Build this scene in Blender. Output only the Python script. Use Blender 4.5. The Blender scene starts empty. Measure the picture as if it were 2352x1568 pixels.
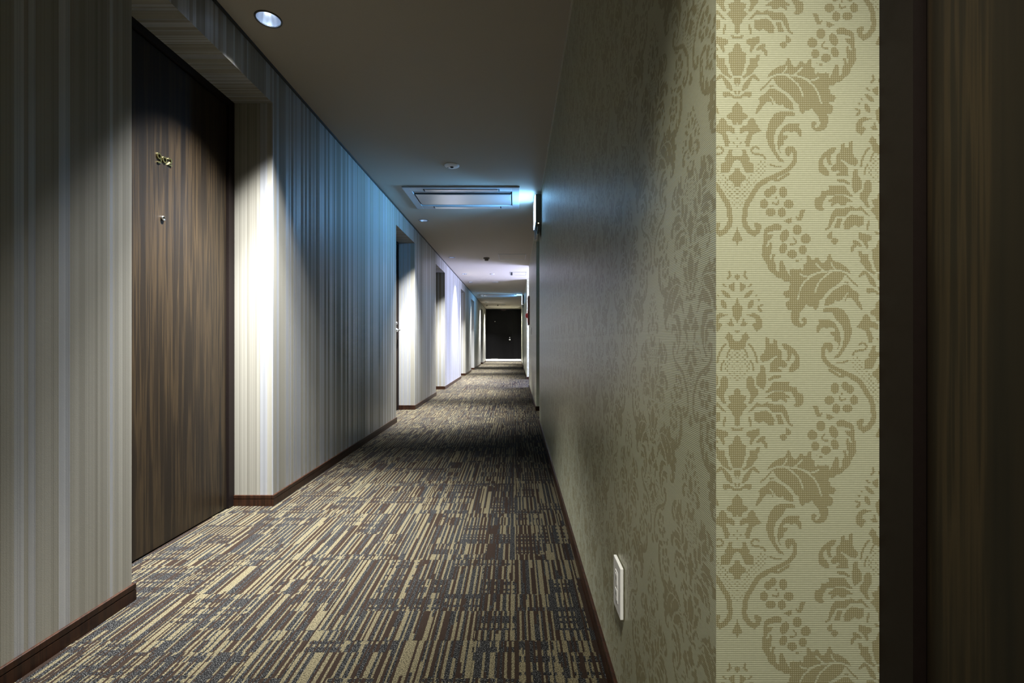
import bpy, bmesh, math, random
import numpy as np
from mathutils import Vector, Matrix
random.seed(7)
SC = bpy.context.scene
COL = SC.collection

# ------------------------------------------------------------------ camera
cam_d = bpy.data.cameras.new('camera')
cam = bpy.data.objects.new('camera', cam_d)
COL.objects.link(cam)
cam.location = (0, 0, 0.895)
cam.rotation_euler = (math.pi / 2, 0, 0)
cam_d.sensor_width = 36
cam_d.lens = 16
cam_d.shift_x = -7 / 2352
cam_d.shift_y = 1 / 2352
cam_d.clip_start = 0.02
SC.camera = cam

# ------------------------------------------------------------------ world, exposure
w = bpy.data.worlds.new('world'); SC.world = w
w.use_nodes = True
w.node_tree.nodes['Background'].inputs[0].default_value = (0.02, 0.02, 0.025, 1)
w.node_tree.nodes['Background'].inputs[1].default_value = 0.2
SC.view_settings.view_transform = 'Standard'
SC.view_settings.look = 'None'
SC.view_settings.gamma = 1
SC.view_settings.use_curve_mapping = False
SC.view_settings.exposure = 0.0
SPOT_W = 600          # power of one recessed downlight
NEAR_W = 228          # the lamp above the camera, by the nearest right-hand door
SIGN_W = 14          # its beam across the corridor
SIGN_E = 26          # exit sign face
HALL_E = 58          # daylight window of the side hall

# ------------------------------------------------------------------ dimensions
H = 2.40
LX = -1.325                      # left wall face
DEP = 0.222                      # depth of the door recesses
LD = LX - DEP                    # left door plane
RX = 0.25                        # right wall face, near part
RYE = 4.95                       # far end of the near right wall
SKEW = 0.0036                    # that wall runs very slightly off parallel
RX2, RX3 = 0.275, 0.285          # right wall face, further parts
OPH = 2.20                       # height of recess openings
YB, YE = -2.6, 20.62             # back and far end
LOPEN = [(1.573, 2.490), (5.07, 6.02), (7.62, 8.59), (11.14, 12.12), (13.75, 14.75), (17.55, 18.6)]
HALL = (9.0, 10.9)
LAMPS = [(-1.150, 2.123, 1.0), (-1.135, 5.638, 1.0), (-1.125, 8.11, 1.0), (-1.12, 10.08, 1.0), (-1.12, 11.45, 1.0),
         (-1.13, 13.95, 1.0), (-1.10, 17.3, 1.0), (-1.10, 19.75, 1.0), (0.10, 19.75, 0.8)]

# ------------------------------------------------------------------ helpers
def tag(o, label=None, cat=None, group=None, kind=None):
    if label: o['label'] = label
    if cat: o['category'] = cat
    if group: o['group'] = group
    if kind: o['kind'] = kind
    return o

def obj(name, bm, mat, parent=None, smooth=False):
    me = bpy.data.meshes.new(name)
    bm.normal_update()
    bm.to_mesh(me); bm.free()
    if smooth:
        for p in me.polygons: p.use_smooth = True
    for m in (mat if isinstance(mat, (list, tuple)) else [mat]):
        me.materials.append(m)
    o = bpy.data.objects.new(name, me)
    COL.objects.link(o)
    if parent: o.parent = parent
    return o

def empty(name, loc=(0, 0, 0)):
    o = bpy.data.objects.new(name, None)
    o.empty_display_size = 0.05
    COL.objects.link(o); o.location = loc
    return o

def box(bm, x0, x1, y0, y1, z0, z1, bev=0.0):
    t = bmesh.new()
    bmesh.ops.create_cube(t, size=1)
    for v in t.verts:
        v.co = Vector(((x0 + x1) / 2 + v.co.x * (x1 - x0), (y0 + y1) / 2 + v.co.y * (y1 - y0), (z0 + z1) / 2 + v.co.z * (z1 - z0)))
    if bev > 0:
        bmesh.ops.bevel(t, geom=list(t.edges), offset=bev, segments=2, affect='EDGES', profile=0.6)
    me = bpy.data.meshes.new('t'); t.to_mesh(me); t.free()
    bm.from_mesh(me); bpy.data.meshes.remove(me)
    return bm

def B(*a, bev=0.0):
    return box(bmesh.new(), *a, bev=bev)

def lathe(bm, prof, seg=32, M=None):
    """prof: list of (r, z); revolved round z."""
    rings = []
    for r, z in prof:
        if r < 1e-6:
            rings.append([bm.verts.new((0, 0, z))])
        else:
            rings.append([bm.verts.new((r * math.cos(2 * math.pi * i / seg), r * math.sin(2 * math.pi * i / seg), z)) for i in range(seg)])
    nv = [v for r in rings for v in r]
    for a, b in zip(rings, rings[1:]):
        for i in range(seg):
            j = (i + 1) % seg
            if len(a) == 1 and len(b) == 1: continue
            if len(a) == 1: bm.faces.new((a[0], b[j], b[i]))
            elif len(b) == 1: bm.faces.new((a[i], a[j], b[0]))
            else: bm.faces.new((a[i], a[j], b[j], b[i]))
    if M is not None:
        for v in nv: v.co = M @ v.co
    return bm

def tube(bm, pts, r, seg=10):
    pts = [Vector(p) for p in pts]
    rings = []
    for i, p in enumerate(pts):
        d = (pts[min(i + 1, len(pts) - 1)] - pts[max(i - 1, 0)]).normalized()
        up = Vector((0, 0, 1)) if abs(d.z) < 0.9 else Vector((1, 0, 0))
        a = d.cross(up).normalized(); b = d.cross(a)
        rings.append([bm.verts.new(p + r * (math.cos(2 * math.pi * k / seg) * a + math.sin(2 * math.pi * k / seg) * b)) for k in range(seg)])
    for a, b in zip(rings, rings[1:]):
        for k in range(seg):
            bm.faces.new((a[k], a[(k + 1) % seg], b[(k + 1) % seg], b[k]))
    bm.faces.new(rings[0][::-1]); bm.faces.new(rings[-1])
    return bm

def prism(bm, poly, to3, t):
    """extrude 2-D polygon; to3(u, v, h) -> 3-D"""
    a = [bm.verts.new(to3(u, v, 0)) for u, v in poly]
    b = [bm.verts.new(to3(u, v, t)) for u, v in poly]
    n = len(poly)
    bm.faces.new(a); bm.faces.new(b[::-1])
    for i in range(n):
        j = (i + 1) % n
        bm.faces.new((a[i], b[i], b[j], a[j]))
    bmesh.ops.recalc_face_normals(bm, faces=bm.faces)
    return bm

# ------------------------------------------------------------------ materials
class NT:
    def __init__(s, name):
        s.m = bpy.data.materials.new(name); s.m.use_nodes = True
        s.t = s.m.node_tree; s.n = s.t.nodes
        s.b = s.n['Principled BSDF']
    def add(s, ty, **k):
        n = s.n.new(ty)
        for a, v in k.items(): setattr(n, a, v)
        return n
    def lk(s, a, b): s.t.links.new(a, b)
    def put(s, sock, v):
        if hasattr(v, 'is_output') or hasattr(v, 'links'): s.lk(v, sock)
        else: sock.default_value = v
    def math(s, op, a, b=None, c=None):
        n = s.add('ShaderNodeMath', operation=op)
        s.put(n.inputs[0], a)
        if b is not None: s.put(n.inputs[1], b)
        if c is not None: s.put(n.inputs[2], c)
        return n.outputs[0]
    def mix(s, f, a, b):
        n = s.add('ShaderNodeMix', data_type='RGBA')
        s.put(n.inputs[0], f); s.put(n.inputs[6], a); s.put(n.inputs[7], b)
        return n.outputs[2]
    def mixf(s, f, a, b):
        n = s.add('ShaderNodeMix', data_type='FLOAT')
        s.put(n.inputs[0], f); s.put(n.inputs[2], a); s.put(n.inputs[3], b)
        return n.outputs[0]
    def xyz(s):
        g = s.add('ShaderNodeNewGeometry'); q = s.add('ShaderNodeSeparateXYZ')
        s.lk(g.outputs['Position'], q.inputs[0])
        return q.outputs[0], q.outputs[1], q.outputs[2]
    def comb(s, x, y, z=0.0):
        n = s.add('ShaderNodeCombineXYZ')
        s.put(n.inputs[0], x); s.put(n.inputs[1], y); s.put(n.inputs[2], z)
        return n.outputs[0]
    def white(s, x, y=0.0, z=0.0):
        n = s.add('ShaderNodeTexWhiteNoise', noise_dimensions='3D')
        s.lk(s.comb(x, y, z), n.inputs['Vector'])
        return n.outputs['Value']
    def noise(s, vec, scale, detail=3, rough=0.5):
        n = s.add('ShaderNodeTexNoise')
        s.lk(vec, n.inputs['Vector'])
        n.inputs['Scale'].default_value = scale
        n.inputs['Detail'].default_value = detail
        n.inputs['Roughness'].default_value = rough
        return n.outputs['Fac']
    def ramp(s, f, stops, interp='LINEAR'):
        n = s.add('ShaderNodeValToRGB'); r = n.color_ramp; r.interpolation = interp
        while len(r.elements) < len(stops): r.elements.new(0.5)
        for e, (p, c) in zip(r.elements, stops):
            e.position = p; e.color = (*c, 1) if len(c) == 3 else c
        s.put(n.inputs[0], f)
        return n.outputs[0]
    def bump(s, h, dist=0.001, st=0.5):
        n = s.add('ShaderNodeBump'); n.inputs['Strength'].default_value = st; n.inputs['Distance'].default_value = dist
        s.lk(h, n.inputs['Height']); s.lk(n.outputs[0], s.b.inputs['Normal'])
    def set(s, **k):
        for a, v in k.items():
            s.put(s.b.inputs[a.replace('_', ' ')], v)
        return s

def plain(name, col, rough=0.5, metal=0.0, spec=0.5, em=None, es=0.0, grain=0.0, gs=200):
    t = NT(name)
    t.set(Roughness=rough, Metallic=metal)
    t.b.inputs['Specular IOR Level'].default_value = spec
    if grain > 0:
        x, y, z = t.xyz()
        n = t.noise(t.comb(x, y, z), gs, 2)
        c2 = tuple(c * (1 - grain) for c in col[:3])
        t.lk(t.mix(n, (*col[:3], 1), (*c2, 1)), t.b.inputs['Base Color'])
        t.bump(n, 0.0005, 0.25)
    else:
        t.b.inputs['Base Color'].default_value = (*col[:3], 1)
    if em:
        t.b.inputs['Emission Color'].default_value = (*em, 1)
        t.b.inputs['Emission Strength'].default_value = es
    return t.m

def stripe_paper(name, soffit=False):
    """silver and beige vertically striped wallpaper"""
    t = NT(name)
    x, y, z = t.xyz()
    s = y if soffit else t.math('ADD', x, y)
    wob = t.noise(t.comb(s, 0.0, 0.0), 9.0, 1)
    s1 = t.math('FLOOR', t.math('MULTIPLY_ADD', s, 30.0, t.math('MULTIPLY', wob, 2.2)))
    a = t.white(s1, 3.1)
    b = t.white(t.math('FLOOR', t.math('MULTIPLY_ADD', s, 96.0, t.math('MULTIPLY', wob, 5.0))), 9.7)
    c = t.white(t.math('FLOOR', t.math('MULTIPLY', s, 430.0)), 5.3)
    silver = t.math('LESS_THAN', a, 0.56)
    silver2 = t.math('LESS_THAN', b, 0.70)
    k = t.math('MULTIPLY', silver, silver2)
    if soffit:
        k = t.math('LESS_THAN', t.white(t.math('FLOOR', t.math('MULTIPLY', s, 150.0)), 2.2), 0.35)
    lum = t.math('ADD', t.math('MULTIPLY', b, 0.55), t.math('MULTIPLY', c, 0.45))
    col_s = t.mix(lum, (0.30, 0.305, 0.31, 1), (0.53, 0.535, 0.54, 1))
    col_b = t.mix(lum, (0.165, 0.153, 0.120, 1), (0.305, 0.29, 0.242, 1))
    t.lk(t.mix(k, col_b, col_s), t.b.inputs['Base Color'])
    t.lk(t.mixf(k, 0.5, 0.36), t.b.inputs['Roughness'])
    t.lk(t.mixf(k, 0.0, 0.4), t.b.inputs['Metallic'])
    t.b.inputs['Specular IOR Level'].default_value = 0.45
    fine = t.noise(t.comb(s, t.math('MULTIPLY', z, 0.6)), 520.0, 2)
    t.bump(t.math('ADD', t.math('MULTIPLY', c, 0.5), t.math('MULTIPLY', fine, 0.8)), 0.0005, 0.35)
    return t.m

def damask(name, ink):
    """woven damask wallpaper: light ground, olive print"""
    t = NT(name)
    x, y, z = t.xyz()
    s = t.math('ADD', x, y)
    PX, PZ = 2 * math.pi / 0.00245, 2 * math.pi / 0.0027
    wz = t.math('MULTIPLY_ADD', t.math('SINE', t.math('MULTIPLY', z, PZ)), 0.5, 0.5)
    wx = t.math('MULTIPLY_ADD', t.math('SINE', t.math('MULTIPLY', s, PX)), 0.5, 0.5)
    nz = t.noise(t.comb(s, z), 260.0, 2)
    if ink:
        dots = t.math('MULTIPLY', wz, wx)
        f = t.math('MULTIPLY', dots, 1.15)
        f = t.math('MINIMUM', f, 1.0)
        colr = t.mix(f, (0.235, 0.208, 0.105, 1), (0.46, 0.44, 0.31, 1))
        h = dots
    else:
        f = t.math('MULTIPLY', wz, t.math('MULTIPLY_ADD', nz, 0.9, 0.25))
        colr = t.mix(f, (0.385, 0.388, 0.265, 1), (0.55, 0.552, 0.42, 1))
        h = t.math('MULTIPLY_ADD', wx, 0.35, wz)
    t.lk(colr, t.b.inputs['Base Color'])
    t.set(Roughness=0.32)
    t.b.inputs['Specular IOR Level'].default_value = 0.5
    t.bump(h, 0.0004, 0.28)
    return t.m

def wood(name, dark, light, axis='z', rough=0.42):
    t = NT(name)
    x, y, z = t.xyz()
    s = t.math('ADD', x, y)
    v = t.comb(t.math('MULTIPLY', s, 1.0), t.math('MULTIPLY', z, 0.035))
    n1 = t.noise(v, 22.0, 3, 0.55)
    n2 = t.noise(t.comb(s, t.math('MULTIPLY', z, 0.012)), 110.0, 3, 0.6)
    f = t.math('ADD', t.math('MULTIPLY', n1, 0.7), t.math('MULTIPLY', n2, 0.32))
    mid = tuple((a * 0.72 + b * 0.28) for a, b in zip(dark, light))
    c = t.ramp(f, [(0.34, dark), (0.47, mid), (0.53, light), (0.57, mid), (0.68, dark)])
    t.lk(c, t.b.inputs['Base Color'])
    t.set(Roughness=rough)
    t.b.inputs['Specular IOR Level'].default_value = 0.3
    t.bump(n2, 0.0003, 0.10)
    return t.m

def carpet(name):
    t = NT(name)
    x, y, z = t.xyz()
    oi = t.add('ShaderNodeObjectInfo')
    r = t.math('MULTIPLY', oi.outputs['Random'], 517.0)
    jit = t.noise(t.comb(x, y), 300.0, 1)
    xj = t.math('ADD', x, t.math('MULTIPLY', t.math('SUBTRACT', jit, 0.5), 0.0050))
    yj = t.math('ADD', y, t.math('MULTIPLY', t.math('SUBTRACT', jit, 0.5), 0.006))
    wob = t.noise(t.comb(x, r), 42.0, 1)
    xs = t.math('ADD', xj, t.math('MULTIPLY', wob, 0.016))
    # plaid zones where the stripes are narrower and broken into dashes
    zone = t.math('LESS_THAN', t.white(t.math('FLOOR', t.math('DIVIDE', xj, 0.125)), t.math('FLOOR', t.math('DIVIDE', yj, 0.101)), r), 0.46)
    col = t.mixf(zone, t.math('FLOOR', t.math('DIVIDE', xs, 0.0070)), t.math('FLOOR', t.math('DIVIDE', xs, 0.0056)))
    odd = t.math('GREATER_THAN', t.math('FLOORED_MODULO', col, 3.0), 0.5)
    seg = t.math('FLOOR', t.math('ADD', t.math('DIVIDE', yj, 0.36), t.math('MULTIPLY', t.white(col, 1.7, r), 9.0)))
    kk = t.white(col, seg, r)
    # even stripes are mostly cream, odd ones brown or charcoal
    k_even = t.ramp(kk, [(0.0, (0.2, 0.2, 0.2)), (0.80, (0.5, 0.5, 0.5)), (0.90, (0.9, 0.9, 0.9))], 'CONSTANT')
    k_odd = t.ramp(kk, [(0.0, (0.5, 0.5, 0.5)), (0.44, (0.9, 0.9, 0.9)), (0.86, (0.2, 0.2, 0.2))], 'CONSTANT')
    k1 = t.mixf(odd, k_even, k_odd)
    row = t.math('FLOOR', t.math('DIVIDE', yj, 0.0126))
    kr = t.white(row, 8.8, t.math('FLOOR', t.math('DIVIDE', xj, 0.25)))
    swap = t.math('MULTIPLY', zone, t.math('LESS_THAN', kr, 0.42))
    k = t.mixf(swap, k1, t.mixf(odd, 0.9, k_odd))
    sp = t.noise(t.comb(x, y), 340.0, 2, 0.7)
    sp2 = t.noise(t.comb(x, y, 4.0), 300.0, 2, 0.7)
    spk = t.math('GREATER_THAN', sp, 0.575)
    cream = t.mix(t.ramp(sp2, [(0.36, (0, 0, 0)), (0.62, (1, 1, 1))]), (0.022, 0.018, 0.010, 1), (0.150, 0.127, 0.074, 1))
    brown = t.mix(sp2, (0.006, 0.0037, 0.0025, 1), (0.026, 0.0155, 0.0100, 1))
    char = t.mix(spk, (0.0046, 0.0043, 0.0042, 1), (0.090, 0.088, 0.083, 1))
    c = t.mix(t.math('GREATER_THAN', k, 0.40), cream, brown)
    c = t.mix(t.math('GREATER_THAN', k, 0.68), c, char)
    t.lk(c, t.b.inputs['Base Color'])
    t.set(Roughness=0.95)
    t.b.inputs['Specular IOR Level'].default_value = 0.1
    t.bump(t.math('ADD', sp, sp2), 0.004, 0.8)
    return t.m

M_STR = stripe_paper('striped_wallpaper')
M_STS = stripe_paper('striped_wallpaper_soffit', True)
M_GRD = damask('damask_ground', False)
M_INK = damask('damask_print', True)
M_CEIL = plain('ceiling_paper', (0.455, 0.41, 0.34), 0.75, grain=0.10, gs=160, spec=0.3)
M_CARP = carpet('carpet_loop')
M_UNDER = plain('floor_screed', (0.03, 0.025, 0.02), 0.9, grain=0.3)
M_DOOR = wood('walnut_door', (0.0042, 0.0027, 0.0016), (0.025, 0.0158, 0.0071))
M_FRAME = plain('door_frame_brown', (0.0095, 0.0060, 0.0050), 0.5, spec=0.15, grain=0.3, gs=90)
M_BASE = wood('baseboard_wood', (0.011, 0.0042, 0.002), (0.034, 0.0125, 0.0052), rough=0.38)
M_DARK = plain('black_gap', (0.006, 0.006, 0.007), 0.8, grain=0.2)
M_BRASS = plain('polished_brass', (0.85, 0.72, 0.30), 0.22, 1.0, grain=0.06)
M_STEEL = plain('brushed_steel', (0.72, 0.72, 0.72), 0.25, 1.0, grain=0.08)
M_WHITE = plain('white_plastic', (0.90, 0.90, 0.92), 0.4, grain=0.03)
M_GREY = plain('grey_plastic', (0.42, 0.42, 0.42), 0.45, grain=0.05)
M_RING = plain('lamp_ring', (0.10, 0.10, 0.09), 0.5, grain=0.05)  # dark grey carries the shading seen round the rim
M_ACB = plain('air_conditioner_shell', (0.38, 0.38, 0.38), 0.35, grain=0.04)
M_ACP = plain('air_conditioner_grille', (0.56, 0.57, 0.58), 0.28, 0.75, grain=0.05)
M_REFL = plain('lamp_reflector', (0.74, 0.80, 0.90), 0.30, 1.0, grain=0.05, gs=60)
M_BULB = plain('lamp_bulb', (0.9, 0.9, 0.9), 0.4, em=(0.85, 0.93, 1.0), es=32.0)
M_SIGN = plain('sign_face', (0.9, 0.95, 1.0), 0.4, em=(0.24, 0.56, 1.0), es=SIGN_E)
M_SIGNB = plain('sign_case', (0.10, 0.095, 0.08), 0.45, grain=0.1)
M_WIN = plain('window_daylight', (0.9, 0.9, 1.0), 0.4, em=(0.50, 0.56, 1.0), es=HALL_E)
M_RED = plain('red_enamel', (0.55, 0.05, 0.04), 0.35, grain=0.05)
M_DETB = plain('detector_brown', (0.11, 0.09, 0.06), 0.5, grain=0.05)
M_SILL = plain('pale_sill', (0.78, 0.76, 0.68), 0.5, grain=0.06)
M_GAPSHADE = plain('shadow_gap_strip', (0.035, 0.03, 0.022), 0.6, grain=0.1)
M_TRIML = plain('pale_ceiling_trim', (0.50, 0.48, 0.40), 0.6, grain=0.1)

# ------------------------------------------------------------------ floor and carpet tiles
fl = tag(obj('floor', B(-1.8, 3.2, YB, YE + 0.3, -0.06, -0.007), M_UNDER), 'brown, cream and charcoal striped carpet tile floor', kind='structure')
TW, TL, TX0, TY0 = 0.5, 0.505, -1.62, 1.365 - 0.505 * 8
tile_me = None
def in_use(x0, x1, y0, y1):
    if x0 < RX2 + 0.02: return True
    if y1 > HALL[0] and y0 < HALL[1]: return x0 < 2.6
    for a, b in ((-0.38, 0.566), (RYE, 5.92), (15.3, 16.3)):
        if y1 > a and y0 < b and x0 < 0.5: return True
    return False
ntile = 0
for j in range(60):
    y0 = TY0 + j * TL
    if y0 > YE: break
    for i in range(9):
        x0 = TX0 + i * TW
        if not in_use(x0, x0 + TW, y0, y0 + TL): continue
        if tile_me is None:
            o = obj('carpet_tile', B(0.0004, TW - 0.0004, 0.0004, TL - 0.0004, -0.007, 0.0), M_CARP, fl)
            tile_me = o.data
        else:
            o = bpy.data.objects.new('carpet_tile', tile_me); COL.objects.link(o); o.parent = fl
        o.location = (x0, y0, 0)
        ntile += 1

# ------------------------------------------------------------------ ceiling with round lamp holes
def ceiling():
    holes = [(x, y, 0.053 * s) for x, y, s in LAMPS] + [(-0.085, -0.20, 0.053)]
    q = 0.10
    xs = sorted({-1.8, 3.2} | {round(h[0] + d, 4) for h in holes for d in (-q, q)})
    ys = sorted({YB, YE + 0.3} | {round(h[1] + d, 4) for h in holes for d in (-q, q)})
    bm = bmesh.new()
    for a, b in zip(xs, xs[1:]):
        for c, d in zip(ys, ys[1:]):
            mx, my = (a + b) / 2, (c + d) / 2
            if any(abs(mx - hx) < q and abs(my - hy) < q for hx, hy, r in holes): continue
            bm.faces.new([bm.verts.new(p) for p in ((a, c, H), (a, d, H), (b, d, H), (b, c, H))])
    for hx, hy, r in holes:
        n = 32
        inner, outer = [], []
        for k in range(n):
            t = 2 * math.pi * (k + 0.5) / n
            cx, cy = math.cos(t), math.sin(t)
            m = max(abs(cx), abs(cy))
            inner.append(bm.verts.new((hx + r * cx, hy + r * cy, H)))
            outer.append(bm.verts.new((hx + q * cx / m, hy + q * cy / m, H)))
        corners = []
        for k in range(n):
            j = (k + 1) % n
            f = [inner[k], inner[j], outer[j]]
            a, b = outer[k].co, outer[j].co
            if abs(a.x - b.x) > 1e-5 and abs(a.y - b.y) > 1e-5:
                cxn = a.x if abs(abs(a.x - hx) - q) < 1e-5 else b.x
                cyn = a.y if abs(abs(a.y - hy) - q) < 1e-5 else b.y
                f.append(bm.verts.new((cxn, cyn, H)))
            f.append(outer[k])
            bm.faces.new(f)
    bmesh.ops.recalc_face_normals(bm, faces=bm.faces)
    for f in bm.faces:
        if f.normal.z > 0: f.normal_flip()
    return bm
tag(obj('ceiling', ceiling(), M_CEIL), 'plain beige papered corridor ceiling', kind='structure')

# ------------------------------------------------------------------ left wall
bm = bmesh.new()
edges = [YB] + [v for p in LOPEN for v in p] + [YE + 0.2]
LSEG = [(edges[i], edges[i + 1]) for i in range(0, len(edges), 2)]
for a, b in LSEG:
    box(bm, -1.75, LX, a, b, 0.0, H)
nf0 = len(bm.faces)
for a, b in LOPEN:
    box(bm, -1.75, LX, a, b, OPH, H)
bm.faces.ensure_lookup_table(); bm.normal_update()
for f in bm.faces:
    if abs(f.normal.z) > 0.5: f.material_index = 1
tag(obj('wall_left', bm, [M_STR, M_STS]), 'left wall papered in silver and beige vertical stripes', kind='structure')

def skew(bm):
    for v in bm.verts:
        v.co.x += SKEW * min(max(v.co.y - 0.566, 0.0), RYE - 0.566) if v.co.x < 0.4 and v.co.y < RYE + 0.05 else 0.0
    return bm
def baseboard(bm, x0, x1, y0, y1):
    box(bm, x0, x1, y0, y1, 0.0, 0.037)
    box(bm, x0, x1, y0, y1, 0.040, 0.0585, bev=0.0015)
    sx = 0.0025
    box(bm, x0 + sx, x1 - sx, y0 + sx, y1 - sx, 0.036, 0.041)
BT = 0.009
for a, b in LSEG:
    bm = bmesh.new()
    lo = a - BT if a > YB else a
    hi = b + BT if b < YE else b
    baseboard(bm, LX - 0.004, LX + BT, lo, hi)
    if a > YB: baseboard(bm, LD + 0.012, LX - 0.0045, lo, a + 0.004)
    if b < YE: baseboard(bm, LD + 0.012, LX - 0.0045, b - 0.004, hi)
    tag(obj('baseboard_left', bm, M_BASE), 'dark brown grooved wooden baseboard along the striped left wall', kind='structure')

# ------------------------------------------------------------------ right wall
bm = bmesh.new()
RP = 0.465
box(bm, RX, 0.75, YB, -0.38, 0, H)
box(bm, RX, 0.75, 0.566, RYE, 0, H)
box(bm, RX2, 0.75, 5.92, HALL[0], 0, H)
box(bm, RX3, 0.75, HALL[1], 15.3, 0, H)
box(bm, RX3, 0.75, 16.3, YE + 0.2, 0, H)
box(bm, RX, 0.75, -0.38, 0.566, OPH, H)
box(bm, RX, 0.75, RYE, 5.92, OPH, H)
box(bm, RX3, 0.75, 15.3, 16.3, OPH, H)
wr = tag(obj('wall_right', skew(bm), M_GRD), 'right wall papered in cream and olive damask', kind='structure')
for (xw, a, b, ra, rb) in ((RX, YB, -0.38, 0, 1), (RX, 0.566, RYE, 1, 1), (RX2, 5.92, HALL[0], 1, 1), (RX3, HALL[1], 15.3, 1, 1), (RX3, 16.3, YE, 1, 0)):
    bm = bmesh.new()
    lo = a - BT if ra else a
    hi = b + BT if rb else b
    baseboard(bm, xw - BT, xw + 0.004, lo, hi)
    if ra: baseboard(bm, xw + 0.0045, 0.453, lo, a + 0.004)
    if rb: baseboard(bm, xw + 0.0045, 0.453, b - 0.004, hi)
    tag(obj('baseboard_right', skew(bm), M_BASE), 'dark brown grooved wooden baseboard along the damask right wall', kind='structure')

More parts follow.
